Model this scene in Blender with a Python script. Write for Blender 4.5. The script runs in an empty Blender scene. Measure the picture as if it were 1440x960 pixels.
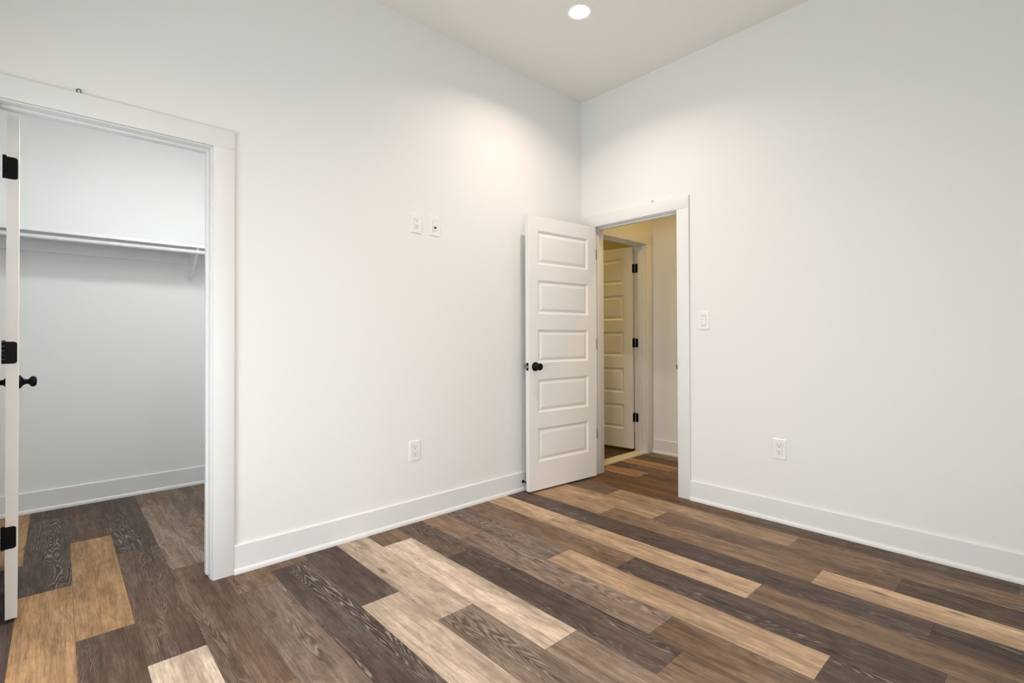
import bpy, bmesh, math, random
from mathutils import Vector, Matrix

SC = bpy.context.scene
COL = SC.collection
R = math.radians

# ------------------------------------------------------------------ camera
cam_d = bpy.data.cameras.new('camera')
cam = bpy.data.objects.new('camera', cam_d)
COL.objects.link(cam)
SC.camera = cam
F_PX, YAW, PITCH, ROLL = 694.704, 0.827457, 0.008512, -0.003506
cam_d.sensor_fit = 'HORIZONTAL'
cam_d.sensor_width = 36.0
cam_d.lens = F_PX / 1440.0 * 36.0
cam_d.shift_y = -10.372 / 1440.0
cam_d.clip_start = 0.05
fwd = Vector((math.cos(PITCH) * math.cos(YAW), math.cos(PITCH) * math.sin(YAW), math.sin(PITCH)))
rgt = Vector((math.sin(YAW), -math.cos(YAW), 0))
upv = rgt.cross(fwd)
r2 = math.cos(ROLL) * rgt + math.sin(ROLL) * upv
u2 = -math.sin(ROLL) * rgt + math.cos(ROLL) * upv
m = Matrix((r2, u2, -fwd)).transposed().to_4x4()
m.translation = Vector((-3.27401, -2.68342, 1.13364))
cam.matrix_world = m

# ------------------------------------------------------------------ world, exposure
SC.view_settings.view_transform = 'Standard'
SC.view_settings.look = 'None'
SC.view_settings.gamma = 1.0
SC.view_settings.use_curve_mapping = False
SC.view_settings.exposure = 0.0
W = bpy.data.worlds.new('sky')
SC.world = W
W.use_nodes = True
wn = W.node_tree.nodes
wn['Background'].inputs[0].default_value = (0.72, 0.85, 1.0, 1)
wn['Background'].inputs[1].default_value = 0.15

# room size (m): the corner in the picture is the origin
H = 3.130
WX, WY = -3.95, -3.35          # the two walls behind the photographer
T = 0.115                      # wall thickness
CB, CR = 1.855, -2.10          # closet back and right side
HX = 1.085                     # far wall of the hall
R2Y = 2.3                      # far wall of the room beyond the hall


def area(name, loc, rot, sx, sy, power, color, spread=180):
    d = bpy.data.lights.new(name, 'AREA')
    d.shape = 'RECTANGLE'
    d.size, d.size_y = sx, sy
    d.energy = power
    d.color = color
    d.spread = R(spread)
    o = bpy.data.objects.new(name, d)
    o.location = loc
    o.rotation_euler = rot
    COL.objects.link(o)
    return o


# daylight through the two windows behind the photographer
WIN_L = dict(y0=-2.30, y1=-0.60, z0=0.32, z1=1.80)      # in the wall x = WX
WIN_F = dict(x0=-3.45, x1=-1.55, z0=0.32, z1=1.80)      # in the wall y = WY
DAY = (0.895, 0.97, 1.0)
area('daylight', (WX - T - 0.34, (WIN_L['y0'] + WIN_L['y1']) / 2, 1.18), (0, R(-76), 0), 1.75, 2.0, 94, DAY)
area('daylight', ((WIN_F['x0'] + WIN_F['x1']) / 2, WY - T - 0.34, 1.18), (R(82), 0, 0), 2.2, 1.75, 47, DAY)


# ------------------------------------------------------------------ materials
def mat(name, color, rough=0.5, spec=0.5, metal=0.0, bump=None, coat=0.0):
    M = bpy.data.materials.new(name)
    M.use_nodes = True
    nt = M.node_tree
    b = nt.nodes['Principled BSDF']
    b.inputs['Base Color'].default_value = (*color, 1)
    b.inputs['Roughness'].default_value = rough
    b.inputs['Specular IOR Level'].default_value = spec
    b.inputs['Metallic'].default_value = metal
    if bump:
        tc = nt.nodes.new('ShaderNodeTexCoord')
        n = nt.nodes.new('ShaderNodeTexNoise')
        n.inputs['Scale'].default_value = bump[0]
        n.inputs['Detail'].default_value = 3
        bp = nt.nodes.new('ShaderNodeBump')
        bp.inputs['Strength'].default_value = bump[1]
        bp.inputs['Distance'].default_value = 0.002
        nt.links.new(tc.outputs['Object'], n.inputs['Vector'])
        nt.links.new(n.outputs['Fac'], bp.inputs['Height'])
        nt.links.new(bp.outputs['Normal'], b.inputs['Normal'])
    return M


M_WALL = mat('wall_paint', (0.85, 0.85, 0.845), 0.85, 0.2, bump=(180, 0.06))
M_CEIL = mat('ceiling_paint', (0.88, 0.865, 0.82), 0.9, 0.1, bump=(160, 0.06))
M_TRIM = mat('trim_paint', (0.815, 0.82, 0.825), 0.38, 0.4)
M_DOOR = mat('door_paint', (0.86, 0.855, 0.84), 0.42, 0.4)
M_BLACK = mat('black_metal', (0.003, 0.003, 0.0035), 0.5, 0.16)
M_STEEL = mat('steel', (0.62, 0.62, 0.60), 0.3, 0.5, 1.0)
M_PLASTIC = mat('white_plastic', (0.88, 0.88, 0.87), 0.3, 0.5)
M_SLOT = mat('dark_slot', (0.008, 0.008, 0.008), 0.6, 0.2)
M_WMETAL = mat('white_enamel', (0.82, 0.83, 0.84), 0.35, 0.5)
M_SHELF = mat('shelf_melamine', (0.85, 0.86, 0.87), 0.4, 0.4)
M_SILL = mat('threshold_paint', (0.72, 0.66, 0.55), 0.4, 0.4)
M_RUBBER = mat('black_rubber', (0.012, 0.012, 0.012), 0.7, 0.3)
M_HOOK = mat('hook_wire', (0.10, 0.10, 0.10), 0.4, 0.5, 0.6)
M_HOOKW = mat('hook_wire_pale', (0.42, 0.41, 0.39), 0.4, 0.5, 0.4)


def lens_mat(name, color, strength):
    M = bpy.data.materials.new(name)
    M.use_nodes = True
    nt = M.node_tree
    b = nt.nodes['Principled BSDF']
    b.inputs['Base Color'].default_value = (0.9, 0.9, 0.9, 1)
    b.inputs['Emission Color'].default_value = (*color, 1)
    b.inputs['Emission Strength'].default_value = strength
    return M


M_PANEL = lens_mat('closet_lamp_lens', (0.97, 1.0, 0.98), 1.6)
M_LENS = lens_mat('lamp_lens', (1.0, 0.93, 0.82), 12.0)


def pane_mat():
    M = bpy.data.materials.new('window_glass')
    M.use_nodes = True
    nt = M.node_tree
    for n in list(nt.nodes):
        nt.nodes.remove(n)
    o = nt.nodes.new('ShaderNodeOutputMaterial')
    mx = nt.nodes.new('ShaderNodeMixShader')
    mx.inputs[0].default_value = 0.06
    t = nt.nodes.new('ShaderNodeBsdfTransparent')
    g = nt.nodes.new('ShaderNodeBsdfGlossy')
    g.inputs['Roughness'].default_value = 0.02
    nt.links.new(t.outputs[0], mx.inputs[1])
    nt.links.new(g.outputs[0], mx.inputs[2])
    nt.links.new(mx.outputs[0], o.inputs[0])
    return M


M_PANE = pane_mat()


def plank_mat():
    """Vinyl planks: each plank's own tone (attribute), grain, smoky bands, limed cathedral figure, seams."""
    M = bpy.data.materials.new('vinyl_plank')
    M.use_nodes = True
    nt = M.node_tree
    N, L = nt.nodes, nt.links
    b = N['Principled BSDF']

    def node(t, **kw):
        n = N.new(t)
        for k, v in kw.items():
            setattr(n, k, v)
        return n

    def math_(op, a, c=None, clamp=False):
        n = node('ShaderNodeMath', operation=op)
        n.use_clamp = clamp
        for i, v in enumerate((a, c)):
            if v is None:
                continue
            if isinstance(v, (int, float)):
                n.inputs[i].default_value = v
            else:
                L.new(v, n.inputs[i])
        return n.outputs[0]

    def ramp(x, lo, hi, a=0.0, c=1.0):
        n = node('ShaderNodeMapRange')
        n.clamp = True
        L.new(x, n.inputs[0])
        n.inputs[1].default_value, n.inputs[2].default_value = lo, hi
        n.inputs[3].default_value, n.inputs[4].default_value = a, c
        return n.outputs[0]

    def mixc(fac, a, c, mode='MIX'):
        n = node('ShaderNodeMix', data_type='RGBA', blend_type=mode)
        if isinstance(fac, (int, float)):
            n.inputs[0].default_value = fac
        else:
            L.new(fac, n.inputs[0])
        for sock, v in ((n.inputs[6], a), (n.inputs[7], c)):
            if isinstance(v, tuple):
                sock.default_value = (*v, 1)
            else:
                L.new(v, sock)
        return n.outputs[2]

    uv = node('ShaderNodeUVMap', uv_map='grain').outputs[0]
    edge = node('ShaderNodeUVMap', uv_map='edge').outputs[0]
    tone = node('ShaderNodeVertexColor', layer_name='tone').outputs[0]
    alpha = N[-1].outputs[1]

    def noise(sx, sy, detail=4.0, rough=0.55, dist=0.0):
        mp = node('ShaderNodeMapping')
        mp.inputs['Scale'].default_value = (sx, sy, 1)
        L.new(uv, mp.inputs[0])
        n = node('ShaderNodeTexNoise', noise_dimensions='2D')
        n.inputs['Scale'].default_value = 1.0
        n.inputs['Detail'].default_value = detail
        n.inputs['Roughness'].default_value = rough
        n.inputs['Distortion'].default_value = dist
        L.new(mp.outputs[0], n.inputs['Vector'])
        return n.outputs['Fac']

    sep = node('ShaderNodeSeparateXYZ')
    L.new(uv, sep.inputs[0])
    U, V = sep.outputs[0], sep.outputs[1]

    col = tone
    drift = noise(5.5, 0.8, 3, 0.55, 0.5)                 # slow change of tone along a plank
    col = mixc(ramp(drift, 0.36, 0.64), mixc(1.0, col, (0.80, 0.78, 0.77), 'MULTIPLY'), mixc(1.0, col, (1.15, 1.145, 1.14), 'MULTIPLY'))
    smoky = noise(17, 2.6, 5, 0.62, 0.7)                  # smoky streaks
    pale = col
    col = mixc(ramp(smoky, 0.40, 0.62), mixc(1.0, col, (0.78, 0.75, 0.73), 'MULTIPLY'), mixc(1.0, col, (1.09, 1.09, 1.09), 'MULTIPLY'))
    blotch = noise(26, 13, 5, 0.68, 0.4)                  # mottled smudges
    col = mixc(ramp(blotch, 0.36, 0.64), mixc(1.0, col, (0.84, 0.83, 0.82), 'MULTIPLY'), mixc(1.0, col, (1.09, 1.09, 1.09), 'MULTIPLY'))
    streak = noise(62, 3.0, 5, 0.6, 0.3)
    col = mixc(ramp(streak, 0.34, 0.54), mixc(1.0, col, (0.74, 0.71, 0.69), 'MULTIPLY'), col)
    fine = noise(240, 9, 3, 0.6)
    col = mixc(ramp(fine, 0.32, 0.66), mixc(1.0, col, (0.80, 0.79, 0.78), 'MULTIPLY'), mixc(1.0, col, (1.11, 1.11, 1.10), 'MULTIPLY'))
    col = mixc(ramp(alpha, 0.2, 0.6, 0.85, 1.0), pale, col)
    # cathedral figure: growth rings cut at a low angle, in a narrow band along the heart of the plank
    warp = noise(7.0, 0.75, 2, 0.45)
    warp2 = noise(30, 4.5, 3, 0.5)
    ph = math_('ADD', math_('MULTIPLY', warp, 36.0), math_('ADD', math_('MULTIPLY', U, 25.0), math_('MULTIPLY', warp2, 2.2)))
    rings = math_('SINE', math_('MULTIPLY', ph, 6.283))
    mask = ramp(noise(10.0, 0.75, 2, 0.5, 0.5), 0.52, 0.62)
    gate = ramp(noise(70, 12, 3, 0.6), 0.38, 0.56)
    dark_l = math_('MULTIPLY', math_('MULTIPLY', ramp(rings, 0.15, 0.85), mask), math_('MULTIPLY', alpha, 0.80))
    col = mixc(dark_l, col, mixc(1.0, col, (0.40, 0.37, 0.36), 'MULTIPLY'))
    lime_l = math_('MULTIPLY', math_('MULTIPLY', math_('MULTIPLY', ramp(rings, -0.45, -0.90), mask), gate), math_('MULTIPLY', alpha, 0.60))
    col = mixc(lime_l, col, (0.40, 0.37, 0.34))
    # pores: short pale flecks on the wire-brushed dark planks
    fleck = ramp(noise(260, 16, 2, 0.5), 0.66, 0.74)
    flm = ramp(noise(12, 2.0, 2, 0.5), 0.48, 0.64)
    col = mixc(math_('MULTIPLY', math_('MULTIPLY', fleck, flm), math_('MULTIPLY', alpha, 0.55)), col, (0.38, 0.34, 0.31))
    # small knots
    mp = node('ShaderNodeMapping')
    mp.inputs['Scale'].default_value = (5.2, 1.9, 1)
    L.new(uv, mp.inputs[0])
    vo = node('ShaderNodeTexVoronoi', voronoi_dimensions='2D')
    vo.inputs['Scale'].default_value = 1.0
    L.new(mp.outputs[0], vo.inputs['Vector'])
    sc = node('ShaderNodeSeparateColor')
    L.new(vo.outputs['Color'], sc.inputs[0])
    knot = math_('MULTIPLY', ramp(vo.outputs['Distance'], 0.10, 0.02), ramp(sc.outputs[0], 0.62, 0.64))
    col = mixc(math_('MULTIPLY', knot, 0.62), col, (0.045, 0.030, 0.022))
    # seams
    es = node('ShaderNodeSeparateXYZ')
    L.new(edge, es.inputs[0])
    dmin = math_('MINIMUM', es.outputs[0], es.outputs[1])
    seam = ramp(dmin, 0.0004, 0.0016, 1.0, 0.0)
    col = mixc(math_('MULTIPLY', seam, 0.55), col, (0.03, 0.022, 0.018))
    L.new(col, b.inputs['Base Color'])
    L.new(ramp(fine, 0.3, 0.7, 0.60, 0.46), b.inputs['Roughness'])
    b.inputs['Specular IOR Level'].default_value = 0.2
    bp = node('ShaderNodeBump')
    bp.inputs['Strength'].default_value = 0.12
    bp.inputs['Distance'].default_value = 0.001
    L.new(math_('SUBTRACT', fine, math_('MULTIPLY', seam, 1.5)), bp.inputs['Height'])
    L.new(bp.outputs[0], b.inputs['Normal'])
    return M


M_PLANK = plank_mat()


# ------------------------------------------------------------------ mesh helpers
def box(bm, x0, x1, y0, y1, z0, z1, bev=0.0, seg=2):
    vs = [bm.verts.new((x, y, z)) for x in (min(x0, x1), max(x0, x1)) for y in (min(y0, y1), max(y0, y1)) for z in (min(z0, z1), max(z0, z1))]
    q = [(0, 1, 3, 2), (4, 6, 7, 5), (0, 4, 5, 1), (2, 3, 7, 6), (0, 2, 6, 4), (1, 5, 7, 3)]
    fs = [bm.faces.new([vs[i] for i in f]) for f in q]
    if bev > 0:
        es = list({e for f in fs for e in f.edges})
        bmesh.ops.bevel(bm, geom=es, offset=bev, segments=seg, profile=0.5, affect='EDGES')
    return bm


def lathe(bm, prof, base, axis, n=32):
    """prof: (distance along axis, radius) pairs; closed at both ends where the radius is 0."""
    axis = Vector(axis).normalized()
    base = Vector(base)
    s = axis.orthogonal().normalized()
    t = axis.cross(s)
    rings = []
    for h, r in prof:
        if r <= 1e-6:
            rings.append([bm.verts.new(base + axis * h)])
        else:
            rings.append([bm.verts.new(base + axis * h + (s * math.cos(2 * math.pi * i / n) + t * math.sin(2 * math.pi * i / n)) * r) for i in range(n)])
    for a, c in zip(rings, rings[1:]):
        for i in range(n):
            j = (i + 1) % n
            if len(a) == 1 and len(c) == 1:
                continue
            if len(a) == 1:
                bm.faces.new((a[0], c[j], c[i]))
            elif len(c) == 1:
                bm.faces.new((a[i], a[j], c[0]))
            else:
                bm.faces.new((a[i], a[j], c[j], c[i]))
    return bm


def prism(bm, pts, d0, d1, put):
    """a closed outline (2-D) run from d0 to d1; put(a, b, d) gives the point."""
    lo = [bm.verts.new(put(a, c, d0)) for a, c in pts]
    hi = [bm.verts.new(put(a, c, d1)) for a, c in pts]
    n = len(pts)
    for i in range(n):
        j = (i + 1) % n
        bm.faces.new((lo[i], lo[j], hi[j], hi[i]))
    bm.faces.new(list(reversed(lo)))
    bm.faces.new(hi)
    return bm


def tube(bm, pts, r, n=12):
    pts = [Vector(p) for p in pts]
    rings = []
    ref = None
    for i, p in enumerate(pts):
        d = (pts[min(i + 1, len(pts) - 1)] - pts[max(i - 1, 0)]).normalized()
        s = d.orthogonal().normalized() if ref is None else (ref - d * ref.dot(d)).normalized()
        ref = s
        t = d.cross(s)
        rings.append([bm.verts.new(p + (s * math.cos(2 * math.pi * k / n) + t * math.sin(2 * math.pi * k / n)) * r) for k in range(n)])
    for a, c in zip(rings, rings[1:]):
        for k in range(n):
            bm.faces.new((a[k], a[(k + 1) % n], c[(k + 1) % n], c[k]))
    bm.faces.new(list(reversed(rings[0])))
    bm.faces.new(rings[-1])
    return bm


def rounded(w, h, r, n=6):
    """outline of a w x h rectangle with rounded corners, centred"""
    o = []
    for cx, cy, a0 in ((w / 2 - r, h / 2 - r, 0), (-w / 2 + r, h / 2 - r, 90), (-w / 2 + r, -h / 2 + r, 180), (w / 2 - r, -h / 2 + r, 270)):
        for k in range(n + 1):
            a = R(a0 + 90 * k / n)
            o.append((cx + r * math.cos(a), cy + r * math.sin(a)))
    return o


def obj(name, bm, M, parent=None, smooth=False):
    bmesh.ops.recalc_face_normals(bm, faces=bm.faces[:])
    me = bpy.data.meshes.new(name)
    bm.to_mesh(me)
    bm.free()
    me.materials.append(M)
    if smooth:
        for p in me.polygons:
            p.use_smooth = True
        me.set_sharp_from_angle(angle=R(35))
    o = bpy.data.objects.new(name, me)
    COL.objects.link(o)
    if parent is not None:
        o.parent = parent
    return o


def tag(o, label, cat, group=None, kind=None):
    o['label'] = label
    o['category'] = cat
    if group:
        o['group'] = group
    if kind:
        o['kind'] = kind
    return o


def thing(name, loc, label, cat, rot=(0, 0, 0), group=None, kind=None):
    o = bpy.data.objects.new(name, None)
    o.empty_display_size = 0.05
    COL.objects.link(o)
    o.location = loc
    o.rotation_euler = rot
    return tag(o, label, cat, group, kind)


def struct(name, bm, M, label, cat, smooth=False):
    return tag(obj(name, bm, M, smooth=smooth), label, cat, kind='structure')


NB = bmesh.new

# ------------------------------------------------------------------ openings (clear, between jambs)
CLO = dict(a=-3.4555, b=-2.741, top=2.045)          # closet doorway in wall y = 0
HAL = dict(a=-0.879, b=-0.132, top=2.046)          # bedroom doorway in wall x = 0
BAT = dict(a=0.262, b=0.975, top=2.046)            # doorway off the hall in wall y = 0
J = 0.018                                          # jamb board
CAS, CT = 0.090, 0.018                             # casing width, thickness
REV = 0.005                                        # reveal


def wall_y(bm, y0, y1, x0, x1, holes, z1=H, z0=0.0):
    """wall running along x with holes (xa, xb, za, zb)"""
    x = x0
    for xa, xb, za, zb in sorted(holes):
        box(bm, x, xa, y0, y1, z0, z1)
        if za > z0:
            box(bm, xa, xb, y0, y1, z0, za)
        box(bm, xa, xb, y0, y1, zb, z1)
        x = xb
    box(bm, x, x1, y0, y1, z0, z1)
    return bm


def wall_x(bm, x0, x1, y0, y1, holes, z1=H, z0=0.0):
    y = y0
    for ya, yb, za, zb in sorted(holes):
        box(bm, x0, x1, y, ya, z0, z1)
        if za > z0:
            box(bm, x0, x1, ya, yb, z0, za)
        box(bm, x0, x1, ya, yb, zb, z1)
        y = yb
    box(bm, x0, x1, y, y1, z0, z1)
    return bm


XL, XR = WX - T, HX + T
struct('wall_left', wall_y(NB(), 0, T, XL, XR,
       [(CLO['a'] - J, CLO['b'] + J, 0, CLO['top'] + J), (BAT['a'] - J, BAT['b'] + J, 0, BAT['top'] + J)]), M_WALL,
       'white painted wall with the closet doorway, left of the corner', 'wall')
struct('wall_right', wall_x(NB(), 0, T, WY, 0, [(HAL['a'] - J, HAL['b'] + J, 0, HAL['top'] + J)]), M_WALL,
       'white painted wall with the hall doorway, right of the corner', 'wall')
struct('wall_rear', wall_y(NB(), WY - T, WY, XL, XR, [(WIN_F['x0'], WIN_F['x1'], WIN_F['z0'], WIN_F['z1'])]), M_WALL,
       'white painted window wall opposite the closet wall', 'wall')
struct('wall_near', wall_x(NB(), WX - T, WX, WY, 0, [(WIN_L['y0'], WIN_L['y1'], WIN_L['z0'], WIN_L['z1'])]), M_WALL,
       'white painted window wall opposite the hall doorway', 'wall')
struct('wall_closet_back', box(NB(), XL, CR + T, CB, CB + T, 0, H), M_WALL, 'white closet back wall behind the shelf and rod', 'wall')
struct('wall_closet_right', box(NB(), CR, CR + T, T, CB, 0, H), M_WALL, 'white side wall of the closet at the bracket end', 'wall')
struct('wall_closet_left', box(NB(), XL, XL + T, T, CB, 0, H), M_WALL, 'white side wall of the closet behind its open door', 'wall')
struct('wall_hall', box(NB(), HX, HX + T, WY, 0, 0, H), M_WALL, 'warm lit end wall of the hall seen through the right doorway', 'wall')
struct('wall_beyond', box(NB(), -0.6 - T, 2.0, R2Y, R2Y + T, 0, H), M_WALL, 'dim tan wall of the far room above its open door', 'wall')
b = NB()
box(b, -0.6 - T, -0.6, T, R2Y, 0, H)
box(b, 2.0 - T, 2.0, T, R2Y, 0, H)
box(b, XR, 2.0, 0, T, 0, H)
struct('wall_beyond_side', b, M_WALL, 'side walls of the dim room beyond the hall', 'wall')
HC = 2.74
struct('ceiling_closet', box(NB(), WX, CR, T, CB, HC, HC + 0.05), M_CEIL, 'plain white closet ceiling, above the view', 'ceiling')
struct('ceiling', box(NB(), XL, 2.0, WY - T, R2Y + T, H, H + 0.08), M_CEIL, 'plain white ceiling with one recessed light', 'ceiling')

# ------------------------------------------------------------------ floor
PW, PL, PX = 0.1795, 1.216, -0.170                 # plank width, length, right edge of row 0
TONES = {                                          # the plank's own colour (sRGB 0-255), figure strength
    'L': ((204, 186, 169), 0.24), 'l': ((178, 152, 124), 0.25), 'w': ((180, 144, 106), 0.28), 'B': ((196, 169, 141), 0.22),
    'M': ((138, 115, 96), 0.5), 'm': ((120, 99, 84), 0.5), 'R': ((138, 120, 108), 0.8),
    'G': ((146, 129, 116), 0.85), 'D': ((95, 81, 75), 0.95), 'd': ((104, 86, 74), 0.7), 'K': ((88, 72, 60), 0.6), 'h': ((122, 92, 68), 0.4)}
ROWS = {  # row: (a joint's y, tones of the planks from the one that ENDS (going down in y) at that joint)
    -6: (0.10, 'M', 'd'), -5: (-0.5, 'w', 'm'), -4: (-0.2, 'd', 'm'), -3: (-0.40, 'w', 'h'), -2: (0.25, 'w', 'h'),
    -1: (-0.15, 'h', 'h', 'd', 'm'), 0: (-0.50, 'm', 'l', 'M', 'm'), 1: (-0.99, 'l', 'M', 'K'), 2: (-0.71, 'l', 'M', 'B'), 3: (-1.15, 'D', 'D', 'D'),
    4: (-0.564, 'B', 'B', 'M', 'm'), 5: (-1.225, 'M', 'D', 'M'), 6: (-0.93, 'R', 'B', 'D'), 7: (-0.42, 'M', 'R', 'M'),
    8: (-0.56, 'd', 'D', 'M'), 9: (-0.215, 'M', 'L', 'G'), 10: (-1.006, 'L', 'G', 'M'), 11: (-0.699, 'D', 'L', 'M'),
    12: (-0.10, 'M', 'D', 'D'), 13: (-1.45, 'R', 'R', 'M'), 14: (0.250, 'G', 'm', 'M'), 15: (-0.555, 'd', 'L', 'M'),
    16: (1.016, 'd', 'w', 'd', 'M'), 17: (0.385, 'D', 'w', 'd'), 18: (0.816, 'w', 'D', 'M'), 19: (0.2, 'M', 'D', 'w')}


def s2l(c):
    c /= 255.0
    return c / 12.92 if c <= 0.04045 else ((c + 0.055) / 1.055) ** 2.4


def make_floor():
    rnd = random.Random(11)
    bm = NB()
    uvl = bm.loops.layers.uv.new('grain')
    edl = bm.loops.layers.uv.new('edge')
    cl = bm.loops.layers.float_color.new('tone')
    y_lo, y_hi = WY, R2Y
    n_lo, n_hi = int((PX - 2.0) / PW) - 2, int((PX - WX) / PW) + 2
    for n in range(n_lo, n_hi + 1):
        xr = PX - PW * n
        xl = xr - PW
        spec = ROWS.get(n)
        j0 = spec[0] if spec else rnd.uniform(-1.2, 0)
        k0 = int((y_hi - j0) / PL) + 1
        for k in range(k0, -8, -1):
            ya, yb = j0 + PL * (k - 1), j0 + PL * k       # the plank that ends at joint k-1
            idx = 1 - k                                   # plank ending at j0 (k = 1) is tone 0
            if spec and 0 <= idx < len(spec) - 1:
                key = spec[1 + idx]
            else:
                key = rnd.choice('MmDdlwGMR')
            xa, xb = max(xl, WX), min(xr, 2.0)
            y0, y1 = max(ya, y_lo), min(yb, y_hi)
            if xb - xa < 1e-4 or y1 - y0 < 1e-4:
                continue
            spans = [(y0, y1, key)]
            if xa > 0 and y1 > 0.115:                     # beyond the inner doorway every plank takes the darkest tone
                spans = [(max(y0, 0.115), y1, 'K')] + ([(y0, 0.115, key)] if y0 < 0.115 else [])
            j = 1 + rnd.uniform(-0.05, 0.05)
            ou, ov = rnd.uniform(0, 60), rnd.uniform(0, 60)
            # split each plank so the seam distance (min of edge distances) interpolates exactly
            for y0, y1, key in spans:
                c, fig = TONES[key]
                xm, ym = (xa + xb) / 2, (y0 + y1) / 2
                for qa, qb in ((xa, xm), (xm, xb)):
                    for ra, rb in ((y0, ym), (ym, y1)):
                        f = bm.faces.new([bm.verts.new((x, y, 0)) for x, y in ((qa, ra), (qb, ra), (qb, rb), (qa, rb))])
                        for lp in f.loops:
                            v = lp.vert.co
                            lp[uvl].uv = (v.x - xl + ou, v.y - ya + ov)
                            lp[edl].uv = (min(v.x - xl, xr - v.x), min(v.y - ya, yb - v.y))
                            lp[cl] = (*[s2l(q * j) for q in c], fig)
    box(bm, WX, 2.0, WY, R2Y, -0.09, -0.002)
    me = bpy.data.meshes.new('floor')
    bm.to_mesh(me)
    bm.free()
    me.materials.append(M_PLANK)
    o = bpy.data.objects.new('floor', me)
    COL.objects.link(o)
    return tag(o, 'mixed brown and tan wood-look plank floor', 'floor', kind='structure')


make_floor()

# ------------------------------------------------------------------ baseboards with shoe moulding
BH, BT = 0.137, 0.014
BASE = [(0, 0), (0, BH), (BT - 0.006, BH), (BT, BH - 0.005), (BT, 0.024), (BT + 0.004, 0.0225), (BT + 0.0095, 0.017), (BT + 0.012, 0.010), (BT + 0.012, 0)]


def base_run(bm, axis, wall, sgn, d0, d1):
    """a run along x (axis 'x', wall at y = wall) or y; sgn is the side the board stands proud to"""
    if axis == 'x':
        prism(bm, BASE, d0, d1, lambda a, c, d: (d, wall + sgn * a, c))
    else:
        prism(bm, BASE, d0, d1, lambda a, c, d: (wall + sgn * a, d, c))
    return bm


CL_L, CL_R = CLO['a'] - REV - CAS, CLO['b'] + REV + CAS
HA_A, HA_B = HAL['a'] - REV - CAS, HAL['b'] + REV + CAS
struct('baseboard_left', base_run(NB(), 'x', 0, -1, CL_R, -CT), M_TRIM, 'white baseboard with shoe moulding between closet casing and open door', 'baseboard')
struct('baseboard_near', base_run(base_run(NB(), 'x', 0, -1, WX + 0.03, CL_L), 'y', WX, 1, WY + 0.03, -0.03), M_TRIM, 'white baseboard left of the closet doorway', 'baseboard')
struct('baseboard_right', base_run(NB(), 'y', 0, -1, WY + 0.03, HA_A), M_TRIM, 'white baseboard with shoe moulding right of the hall doorway', 'baseboard')
struct('baseboard_rear', base_run(NB(), 'x', WY, 1, WX + 0.03, -0.03), M_TRIM, 'white baseboard under the window of the rear wall', 'baseboard')
struct('baseboard_closet', base_run(NB(), 'x', CB, -1, WX, CR), M_TRIM, 'white baseboard along the closet back wall', 'baseboard')
struct('baseboard_closet_side', base_run(base_run(NB(), 'y', CR, -1, T, CB - 0.03), 'y', WX, 1, T, CB - 0.03), M_TRIM, 'white baseboards on the closet side walls', 'baseboard')
struct('baseboard_hall', base_run(NB(), 'y', HX, -1, WY + 0.03, -CT), M_TRIM, 'white baseboard on the end wall of the hall', 'baseboard')


# ------------------------------------------------------------------ door frames
def frame(name, along, a, c, top, room, far, stop, room_casing=(1, 1), far_casing=(1, 1), label='', room_h=True):
    """jambs, stops and casings of one doorway. along 'x' or 'y'; room/far: wall faces (room is the lower coordinate side);
    stop: (from, to) through the wall."""
    def bx(bm, p0, p1, t0, t1, z0, z1, bev):
        if along == 'x':
            box(bm, p0, p1, t0, t1, z0, z1, bev)
        else:
            box(bm, t0, t1, p0, p1, z0, z1, bev)
    o = thing(name, (0, 0, 0), label, 'door frame', kind='structure')
    bm = NB()
    bx(bm, a - J, a, room, far, 0, top, 0.0012)
    bx(bm, c, c + J, room, far, 0, top, 0.0012)
    bx(bm, a - J, c + J, room, far, top, top + J, 0.0012)
    obj('jamb', bm, M_TRIM, o, True)
    bm = NB()
    s0, s1 = stop
    bx(bm, a, a + 0.011, s0, s1, 0.012, top - 0.011, 0.002)
    bx(bm, c - 0.011, c, s0, s1, 0.012, top - 0.011, 0.002)
    bx(bm, a, c, s0, s1, top - 0.011, top, 0.002)
    obj('door_stop_strip', bm, M_TRIM, o, True)
    for face, sgn in ((room, -1), (far, 1)):
        bm = NB()
        t0, t1 = face, face + sgn * CT
        bx(bm, a - REV - CAS, a - REV, t0, t1, 0, top + REV, 0.0022)
        bx(bm, c + REV, c + REV + CAS, t0, t1, 0, top + REV, 0.0022)
        bx(bm, a - REV - CAS, c + REV + CAS, t0, t1, top + REV, top + REV + CAS, 0.0022)
        obj('casing', bm, M_TRIM, o, True)
    return o


f1 = frame('trim_1', 'x', CLO['a'], CLO['b'], CLO['top'], 0, T, (0.043, 0.078), label='white flat casing and jambs of the closet doorway')
f2 = frame('trim_2', 'y', HAL['a'], HAL['b'], HAL['top'], 0, T, (0.037, 0.072), label='white flat casing and jambs of the hall doorway')
f3 = frame('trim_3', 'x', BAT['a'], BAT['b'], BAT['top'], 0, T, (0.043, 0.078), label='casing and jambs of the inner doorway seen through the hall doorway')
# strike plate with its lip on the latch jamb of the hall doorway
bm = NB()
prism(bm, rounded(0.030, 0.058, 0.004), HAL['a'], HAL['a'] + 0.0015, lambda p, q, d: (0.018 + p, d, 0.925 + q))
box(bm, -0.020, 0.004, HAL['a'] - 0.001, HAL['a'] + 0.0012, 0.908, 0.942, 0.0005)
s = obj('strike_plate', bm, M_BLACK, f2)
s['label'] = 'black strike plate'
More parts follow.
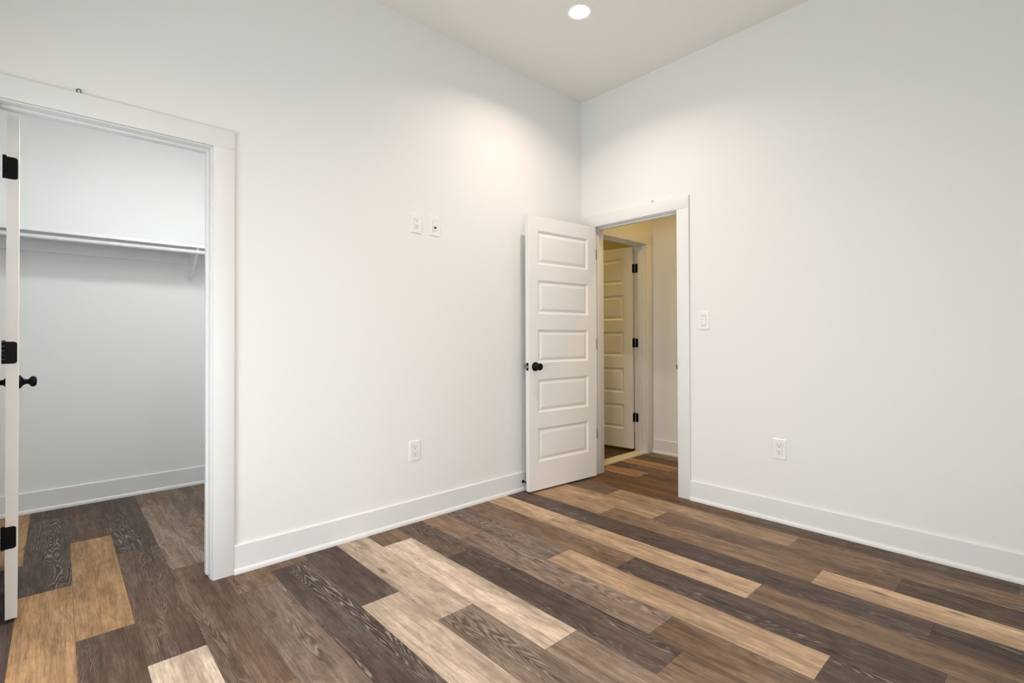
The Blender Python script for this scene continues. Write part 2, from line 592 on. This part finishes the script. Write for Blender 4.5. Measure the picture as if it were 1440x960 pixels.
# threshold of the inner doorway
bm = NB()
prism(bm, [(0.0, 0), (0.0, 0.009), (0.006, 0.014), (0.112, 0.014), (0.118, 0.009), (0.118, 0)], BAT['a'], BAT['b'], lambda p, q, d: (d, -0.002 + p, q))
struct('trim_4', bm, M_SILL, 'pale threshold strip on the floor of the inner doorway', 'threshold')

# ------------------------------------------------------------------ doors
DW, DZ0, DZ1, DT = 0.712, 0.014, 2.040, 0.035
PANELS = [(1.681, 1.933), (1.314, 1.567), (0.951, 1.199), (0.582, 0.832), (0.219, 0.468)]


def slab_bm(w, u0, u1, z0):
    bm = NB()
    zs = [z0]
    for a, c in reversed(PANELS):
        zs += [a, c]
    zs.append(DZ1)
    us = [0, u0, u1, w]
    for side in (0, 1):
        Y = (lambda d: -d) if side == 0 else (lambda d: -DT + d)
        for i in range(3):
            for k in range(len(zs) - 1):
                if i == 1 and k % 2 == 1:
                    rings = [(0, 0), (0.002, 0.0012), (0.015, 0.0098), (0.018, 0.0105), (0.020, 0.0105), (0.040, 0.0030), (0.042, 0.0026)]
                    prev = None
                    for ins, dep in rings:
                        r = [bm.verts.new((x, Y(dep), z)) for x, z in ((u0 + ins, zs[k] + ins), (u1 - ins, zs[k] + ins), (u1 - ins, zs[k + 1] - ins), (u0 + ins, zs[k + 1] - ins))]
                        if prev:
                            for q in range(4):
                                bm.faces.new((prev[q], prev[(q + 1) % 4], r[(q + 1) % 4], r[q]))
                        prev = r
                    bm.faces.new(prev)
                else:
                    bm.faces.new([bm.verts.new((x, Y(0), z)) for x, z in ((us[i], zs[k]), (us[i + 1], zs[k]), (us[i + 1], zs[k + 1]), (us[i], zs[k + 1]))])
    for x in (0, w):
        for k in range(len(zs) - 1):
            bm.faces.new([bm.verts.new((x, y, z)) for y, z in ((0, zs[k]), (-DT, zs[k]), (-DT, zs[k + 1]), (0, zs[k + 1]))])
    for z in (z0, DZ1):
        for i in range(3):
            bm.faces.new([bm.verts.new((x, y, z)) for x, y in ((us[i], 0), (us[i + 1], 0), (us[i + 1], -DT), (us[i], -DT))])
    bmesh.ops.remove_doubles(bm, verts=bm.verts[:], dist=0.0002)
    # ease the four long edges
    es = [e for e in bm.edges if all(abs(v.co.x) < 1e-5 or abs(v.co.x - w) < 1e-5 for v in e.verts) and abs(e.verts[0].co.y - e.verts[1].co.y) < 1e-6
          and abs(e.verts[0].co.x - e.verts[1].co.x) < 1e-6 and (abs(e.verts[0].co.y) < 1e-5 or abs(e.verts[0].co.y + DT) < 1e-5)]
    bmesh.ops.bevel(bm, geom=es, offset=0.0015, segments=2, profile=0.5, affect='EDGES')
    return bm


KNOB = [(0, 0), (0, 0.0335), (0.004, 0.0335), (0.007, 0.031), (0.010, 0.0265), (0.015, 0.019), (0.020, 0.0145), (0.026, 0.0125), (0.033, 0.0125),
        (0.036, 0.0145), (0.039, 0.0200), (0.043, 0.0245), (0.048, 0.0268), (0.054, 0.0268), (0.059, 0.0245), (0.063, 0.0185), (0.065, 0.010), (0.0655, 0)]


def hinge_parts(root, pin_y, jamb, z):
    """one butt hinge: leaf let into the door edge, knuckle, and the leaf on the jamb given by jamb(p, q) -> root-local point"""
    h = 0.089
    sg = 1 if pin_y > -DT / 2 else -1
    face = 0.0 if sg > 0 else -DT
    yc = face - sg * 0.0165
    bm = NB()
    # door-edge leaf with rounded far corners
    w = 0.031
    prof = [(face + sg * 0.004, -h / 2), (face + sg * 0.004, h / 2)]
    for cq, a0 in ((h / 2 - 0.010, 90), (-h / 2 + 0.010, 0)):
        for k in range(6):
            a = R(a0 - 90 * k / 5)
            prof.append((face - sg * (w - 0.010 + 0.010 * math.cos(a)), cq + 0.010 * math.sin(a)))
    prism(bm, prof, -0.0016, 0.0, lambda p, q, d: (d, p, z + q))
    hg = obj('hinge', bm, M_BLACK, root)
    # knuckle
    bm = NB()
    kx, ky = -0.004, face + sg * 0.0075
    for k in range(5):
        z0 = z - h / 2 + h / 5 * k
        lathe(bm, [(0, 0), (0, 0.0058), (0.0005, 0.0062), (h / 5 - 0.0010, 0.0062), (h / 5 - 0.0005, 0.0058), (h / 5 - 0.0005, 0)], (kx, ky, z0), (0, 0, 1), 16)
    lathe(bm, [(0, 0.0062), (0.003, 0.0062), (0.005, 0.0035), (0.0055, 0)], (kx, ky, z + h / 2), (0, 0, 1), 16)
    obj('knuckle', bm, M_BLACK, hg, True)
    bm = NB()
    prism(bm, [(0.002, -h / 2), (0.002, h / 2)] + [(w - 0.010 + 0.010 * math.cos(R(90 - 18 * k)), h / 2 - 0.010 + 0.010 * math.sin(R(90 - 18 * k))) for k in range(6)]
          + [(w - 0.010 + 0.010 * math.cos(R(-18 * k)), -h / 2 + 0.010 + 0.010 * math.sin(R(-18 * k))) for k in range(6)],
          0.0, 0.0016, lambda p, q, d: jamb(p, z + q, d))
    obj('jamb_leaf', bm, M_BLACK, hg)
    bm = NB()
    for q, y in ((0.028, yc - sg * 0.006), (0, yc + sg * 0.004), (-0.028, yc - sg * 0.006)):
        lathe(bm, [(0, 0.0036), (0.0006, 0.0030), (0.0008, 0)], (-0.0016, y, z + q), (-1, 0, 0), 12)
    obj('screws', bm, M_BLACK, hg, True)
    return hg


def door(name, origin, ang, w, pin, jamb_world, label, z0=DZ0):
    root = thing(name, (origin[0], origin[1], 0), label, 'door', (0, 0, R(ang)), kind='structure')
    obj('slab', slab_bm(w, 0.092, w - 0.088, z0), M_DOOR, root)
    inv = Matrix.Rotation(-R(ang), 4, 'Z') @ Matrix.Translation((-origin[0], -origin[1], 0))
    for z in (1.828, 1.083, 0.340):
        hinge_parts(root, pin, lambda p, q, d: inv @ Vector(jamb_world(p, q, d)), z)
    for side in (1, -1):
        bm = NB()
        lathe(bm, KNOB, (w - 0.060, 0 if side > 0 else -DT, 0.925), (0, side, 0), 36)
        k = obj('door_knob', bm, M_BLACK, root, True)
        k['label'] = 'black round knob with flared round rose'
    bm = NB()
    prism(bm, rounded(0.025, 0.057, 0.004), w, w + 0.0016, lambda p, q, d: (d, -DT / 2 + p, 0.925 + q))
    pl = obj('latch_plate', bm, M_BLACK, root)
    bm = NB()
    prism(bm, [(0, 0.0095), (0.0115, 0.0095), (0.0115, 0.004), (0.002, -0.0075), (0, -0.0075)] if pin < -DT / 2 else [(0, -0.0095), (0.0115, -0.0095), (0.0115, -0.004), (0.002, 0.0075), (0, 0.0075)],
          -0.007, 0.007, lambda p, q, d: (w + p, -DT / 2 + q, 0.925 + d))
    lb = obj('latch_bolt', bm, M_STEEL, pl)
    lb['label'] = 'steel latch bolt'
    return root


# bedroom door, opened back against the closet wall
door('door_1', (-0.035, -0.175), 175.0, DW, -1.0, lambda p, q, d: (p - 0.002, HAL['b'] - d, q), 'white five-panel door with black knob, swung open into the bedroom corner')
# closet door, opened into the closet and seen edge-on
door('door_2', (-3.4265, 0.150), 92.2, 0.706, 1.0, lambda p, q, d: (CLO['a'] + d, T - p + 0.002, q), 'white closet door seen edge-on with three black hinges')
# door of the room beyond the hall
door('door_3', (0.936, 0.128), 97.5, DW, -1.0, lambda p, q, d: (BAT['b'] - d, T - p + 0.002, q), 'shaded five-panel door seen through the hall doorway, opened away', z0=0.032)

# ------------------------------------------------------------------ closet shelf, rod, cleat, bracket
SH0, SH1 = 1.808, 1.827
SF = 1.550
sh = thing('closet_shelf', ((WX + CR) / 2, CB, SH0), 'long white closet shelf on its bracket over the hanging rod', 'shelf')
sh0 = -Vector(sh.location)
LX0, LX1 = WX + 0.001, CR - 0.001


def local(o, bm):
    bmesh.ops.translate(bm, verts=bm.verts[:], vec=-Vector(o.location))
    return bm


obj('shelf_board', local(sh, box(NB(), LX0, LX1, SF, CB, SH0, SH1, 0.0015)), M_SHELF, sh, True)
obj('cleat', local(sh, box(NB(), LX0, LX1, CB - 0.018, CB, 1.718, SH0, 0.0015)), M_SHELF, sh, True)
RY, RZ, RR = 1.592, 1.783, 0.0165
bm = NB()
lathe(bm, [(0, 0), (0, RR), (LX1 - LX0, RR), (LX1 - LX0, 0)], (LX0, RY, RZ), (1, 0, 0), 28)
rod = tag(obj('closet_rod', bm, M_WMETAL, smooth=True), 'white round hanging rod under the closet shelf', 'closet rod')
# shelf-and-rod bracket
BX = -2.515
bm = NB()
yw = CB - 0.018
box(bm, BX - 0.010, BX + 0.010, yw - 0.0035, yw, 1.722, SH0, 0.0008)                 # leg on the cleat
box(bm, BX - 0.010, BX + 0.010, 1.575, yw, SH0 - 0.0035, SH0, 0.0008)                # arm under the shelf
br = obj('bracket', local(sh, bm), M_WMETAL, sh)
br['label'] = 'white angled shelf-and-rod bracket'
bm = NB()
prism(bm, [(CB - 0.001, 1.585), (CB - 0.005, 1.591), (RY + 0.004, RZ - RR - 0.0060), (RY + 0.004, RZ - RR - 0.0005), (RY + 0.010, RZ - RR + 0.001), (CB - 0.001, 1.603)],
      BX - 0.0075, BX + 0.0075, lambda p, q, d: (d, p, q))
obj('brace', local(sh, bm), M_WMETAL, br)
bm = NB()
n = 16
out = [(RY + (RR + 0.004) * math.cos(R(a)), RZ + (RR + 0.004) * math.sin(R(a))) for a in [180 + 200 * k / n - 10 for k in range(n + 1)]]
inn = [(RY + (RR + 0.0006) * math.cos(R(a)), RZ + (RR + 0.0006) * math.sin(R(a))) for a in [180 + 200 * k / n - 10 for k in range(n + 1)]]
prism(bm, out + list(reversed(inn)), BX - 0.009, BX + 0.009, lambda p, q, d: (d, p, q))
box(bm, BX - 0.009, BX + 0.009, RY - RR - 0.0045, RY - RR - 0.001, RZ, SH0, 0.0006)
obj('rod_hook', local(sh, bm), M_WMETAL, br)
bm = NB()
prism(bm, rounded(0.017, 0.044, 0.004), CB - 0.002, CB, lambda p, q, d: (BX + p, d, 1.580 + q))
obj('wall_plate', local(sh, bm), M_WMETAL, br)
bm = NB()
lathe(bm, [(0, 0.0042), (0.0015, 0.0034), (0.002, 0)], (BX, CB - 0.002, 1.570), (0, -1, 0), 14)
sc_ = obj('screw', local(sh, bm), M_STEEL, br, True)
sc_['label'] = 'steel screw'
bm = NB()
lathe(bm, [(0, 0.010), (0.004, 0.009), (0.005, 0)], (BX - 0.001, CB - 0.0215, 1.768), (0, -1, 0), 16)
obj('screw_cap', local(sh, bm), M_WMETAL, br, True)


# ------------------------------------------------------------------ wall plates
def wall_space(wall):
    """(a across to the viewer's right, z up, d out of the wall) -> local point"""
    if wall == 'left':
        return lambda p, q, d: (p, -d, q)
    return lambda p, q, d: (-d, -p, q)


def plate_thing(name, wall, pos, z, label, cat, kind, group=None):
    put = wall_space(wall)
    root = thing(name, (pos, 0, z) if wall == 'left' else (0, pos, z), label, cat, group=group)
    bm = NB()
    o1, o2 = rounded(0.079, 0.124, 0.004), rounded(0.073, 0.118, 0.004)
    lo = [bm.verts.new(put(p, q, 0)) for p, q in o1]
    mid = [bm.verts.new(put(p, q, 0.0035)) for p, q in o1]
    hi = [bm.verts.new(put(p, q, 0.0062)) for p, q in o2]
    k = len(o1)
    for a, c in ((lo, mid), (mid, hi)):
        for i in range(k):
            bm.faces.new((a[i], a[(i + 1) % k], c[(i + 1) % k], c[i]))
    bm.faces.new(hi)
    bm.faces.new(list(reversed(lo)))
    pl = obj('face_plate', bm, M_PLASTIC, root)
    for q in (0.0485, -0.0485):
        bm = NB()
        lathe(bm, [(0, 0.0032), (0.0008, 0.0026), (0.001, 0)], put(0, q, 0.0062), Vector(put(0, 0, 1)) - Vector(put(0, 0, 0)), 12)
        obj('screw', bm, M_PLASTIC, pl, True)
    # dark gap round the insert
    bm = NB()
    prism(bm, rounded(0.0355, 0.0700, 0.003), 0.0055, 0.0064, put)
    obj('insert_gap', bm, mat_gap, root)
    bm = NB()
    if kind == 'outlet':
        prism(bm, rounded(0.0335, 0.0680, 0.003), 0.005, 0.0080, put)
        ins = obj('receptacle', bm, M_PLASTIC, root)
        bm = NB()
        for cz in (0.0185, -0.0185):
            for p, hh in ((-0.0064, 0.0085), (0.0064, 0.0070)):
                prism(bm, rounded(0.0030, hh, 0.0005, 2), 0.0078, 0.00815, lambda a, c, d: put(p + a, cz + 0.004 + c, d))
            prism(bm, rounded(0.0060, 0.0058, 0.0026, 5), 0.0078, 0.00815, lambda a, c, d: put(a, cz - 0.0075 + c, d))
        obj('slots', bm, M_SLOT, ins)
    elif kind == 'switch':
        prof = [(0.005, -0.033), (0.0085, -0.033), (0.0068, 0.0), (0.0105, 0.033), (0.005, 0.033)]
        prism(bm, prof, -0.0165, 0.0165, lambda a, c, d: put(d, c, a))
        obj('rocker', bm, M_PLASTIC, root)
    else:
        prism(bm, rounded(0.0335, 0.0680, 0.003), 0.005, 0.0072, put)
        ins = obj('jack_strap', bm, M_PLASTIC, root)
        bm = NB()
        ax = Vector(put(0, 0, 1)) - Vector(put(0, 0, 0))
        prism(bm, rounded(0.0165, 0.0200, 0.001), 0.0068, 0.0084, lambda a, c, d: put(a, 0.0145 + c, d))
        obj('blank_insert', bm, M_PLASTIC, ins)
        bm = NB()
        prism(bm, rounded(0.0150, 0.0120, 0.0015), 0.0070, 0.0076, lambda a, c, d: put(0.001 + a, -0.010 + c, d))
        lathe(bm, [(0, 0.0060), (0.0035, 0.0060), (0.0035, 0.0046), (0.010, 0.0046), (0.010, 0)], put(0.001, -0.010, 0.0072), ax, 12)
        k_ = obj('coaxial_jack', bm, M_SLOT, ins)
        k_['label'] = 'dark threaded jack'
    return root


mat_gap = mat('insert_shadow_gap', (0.20, 0.20, 0.19), 0.8, 0.1)
plate_thing('wall_outlet', 'left', -1.621, 1.857, 'white power outlet high on left wall, beside the jack plate', 'outlet', 'outlet')
plate_thing('jack_plate', 'left', -1.485, 1.858, 'white media jack plate with dark connector, high on left wall', 'jack plate', 'jack')
plate_thing('wall_outlet', 'left', -1.636, 0.437, 'white power outlet low on left wall above its baseboard', 'outlet', 'outlet')
plate_thing('light_switch', 'right', -1.076, 1.253, 'white rocker light switch beside the hall doorway casing', 'light switch', 'switch')
plate_thing('wall_outlet', 'right', -1.553, 0.447, 'white power outlet low on the right-hand wall', 'outlet', 'outlet')


# ------------------------------------------------------------------ recessed ceiling lights
def downlight(x, y, label, power, color, group=None, cone=142, lens=None, z=H, k=1.0):
    o = thing('recessed_downlight', (x, y, z), label, 'ceiling light', group=group)
    bm = NB()
    lathe(bm, [(h, r * k) for h, r in [(0, 0.062), (0.0, 0.085), (0.003, 0.085), (0.0065, 0.078), (0.0065, 0.066), (0.004, 0.060), (0.004, 0.056), (0, 0.056)]], (0, 0, 0), (0, 0, -1), 48)
    obj('trim_ring', bm, M_PLASTIC, o, True)
    bm = NB()
    lathe(bm, [(h, r * k) for h, r in [(0, 0), (0, 0.059), (0.0040, 0.059), (0.0095, 0.048), (0.0130, 0.030), (0.0140, 0.012), (0.0142, 0)]], (0, 0, 0), (0, 0, -1), 40)
    obj('lens', bm, lens or M_LENS, o, True)
    d = bpy.data.lights.new('downlight_lamp', 'AREA')
    d.shape = 'DISK'
    d.size = 0.11 * k
    d.energy = power
    d.color = color
    d.spread = R(cone)
    l = bpy.data.objects.new('downlight_lamp', d)
    COL.objects.link(l)
    l.parent = o
    l.location = (0, 0, -0.018)
    return o


WARM = (1.0, 0.82, 0.66)
downlight(-0.933, -0.755, 'lit round recessed light in the bedroom ceiling', 11.5, WARM)
downlight(-2.75, -1.95, 'added warm fill light in the bedroom ceiling, unseen above the view', 13.5, (1.0, 0.68, 0.42))  # unseen extra light, added to warm the upper walls and ceiling
downlight(-2.55, 0.42, 'wide flush light in the closet ceiling, above the view', 17.5, (0.96, 1.0, 0.98), cone=176, z=HC, k=3.0, lens=M_PANEL)
downlight(0.62, -1.15, 'recessed light in the hall ceiling, above the view', 8.3, (1.0, 0.60, 0.07))
downlight(0.2, 1.3, 'recessed light in the dim far room, out of view', 8.3, (1.0, 0.60, 0.03))

# ------------------------------------------------------------------ small fittings
def wire_hook(name, loc, wall, M, label):
    put = wall_space(wall)
    o = thing(name, loc, label, 'hook')
    bm = NB()
    r = 0.0068
    pts = [(-r * 0.8, -0.007)] + [(r * math.cos(R(a)), r * math.sin(R(a))) for a in range(200, -25, -18)] + [(r * 0.85, -0.008)]
    tube(bm, [put(p, q, 0.012) for p, q in pts], 0.0020, 10)
    obj('wire_loop', bm, M, o, True)
    bm = NB()
    tube(bm, [put(-r * 0.8, -0.007, 0.012), put(-r * 0.8, -0.008, 0.006), put(-r * 0.8, -0.008, 0.0)], 0.0020, 8)
    obj('shank', bm, M, o, True)
    return o


wire_hook('wire_hook', (-3.214, 0, 2.150), 'left', M_HOOK, 'small dark wire hook on the wall over the closet casing')
wire_hook('wire_hook', (0, -0.689, 2.152), 'right', M_HOOKW, 'small pale wire hook on the wall over the hall doorway casing')


def door_bumper(loc, label, d):
    o = thing('door_bumper', loc, label, 'door stop')
    d = Vector(d)
    bm = NB()
    lathe(bm, [(0, 0), (0, 0.011), (0.003, 0.011), (0.005, 0.0048), (0.040, 0.0048), (0.040, 0)], (0, 0, 0), d, 20)
    obj('post', bm, M_BLACK, o, True)
    bm = NB()
    lathe(bm, [(0.040, 0), (0.040, 0.0095), (0.052, 0.0095), (0.056, 0.0075), (0.057, 0)], (0, 0, 0), d, 20)
    obj('rubber_tip', bm, M_RUBBER, o, True)
    return o


door_bumper((-0.716, -BT, 0.066), 'black baseboard door stop behind the open bedroom door', (0, -1, 0))
door_bumper((WX + BT, 0.62, 0.068), 'black baseboard door stop behind the closet door', (1, 0, 0))


# ------------------------------------------------------------------ windows behind the photographer
def window(name, along, a, c, z0, z1, wall, sgn, label):
    """sgn: direction into the room"""
    o = thing(name, (0, 0, 0), label, 'window', kind='structure')

    def bx(bm, p0, p1, t0, t1, za, zb, bev=0.0015):
        if along == 'x':
            box(bm, p0, p1, wall + t0 * sgn, wall + t1 * sgn, za, zb, bev)
        else:
            box(bm, wall + t0 * sgn, wall + t1 * sgn, p0, p1, za, zb, bev)
    bm = NB()
    for p0, p1, za, zb in ((a, a + 0.045, z0, z1), (c - 0.045, c, z0, z1), (a, c, z0, z0 + 0.045), (a, c, z1 - 0.045, z1), ((a + c) / 2 - 0.03, (a + c) / 2 + 0.03, z0, z1)):
        bx(bm, p0, p1, -0.085, -0.045, za, zb)
    bx(bm, a, c, -0.080, -0.050, (z0 + z1) / 2 - 0.02, (z0 + z1) / 2 + 0.02)
    obj('window_frame', bm, M_TRIM, o)
    bm = NB()
    for p0, p1, za, zb in ((a - CAS, a, z0, z1), (c, c + CAS, z0, z1), (a - CAS, c + CAS, z1, z1 + CAS), (a - CAS, c + CAS, z0 - CAS, z0)):
        bx(bm, p0, p1, 0, CT, za, zb)
    obj('casing', bm, M_TRIM, o)
    bm = NB()
    bx(bm, a + 0.045, c - 0.045, -0.067, -0.063, z0 + 0.045, z1 - 0.045, 0)
    obj('pane', bm, M_PANE, o)
    return o


window('window_1', 'y', WIN_L['y0'], WIN_L['y1'], WIN_L['z0'], WIN_L['z1'], WX, 1, 'white framed window facing the hall doorway wall')
window('window_2', 'x', WIN_F['x0'], WIN_F['x1'], WIN_F['z0'], WIN_F['z1'], WY, 1, 'white framed window facing the closet wall')
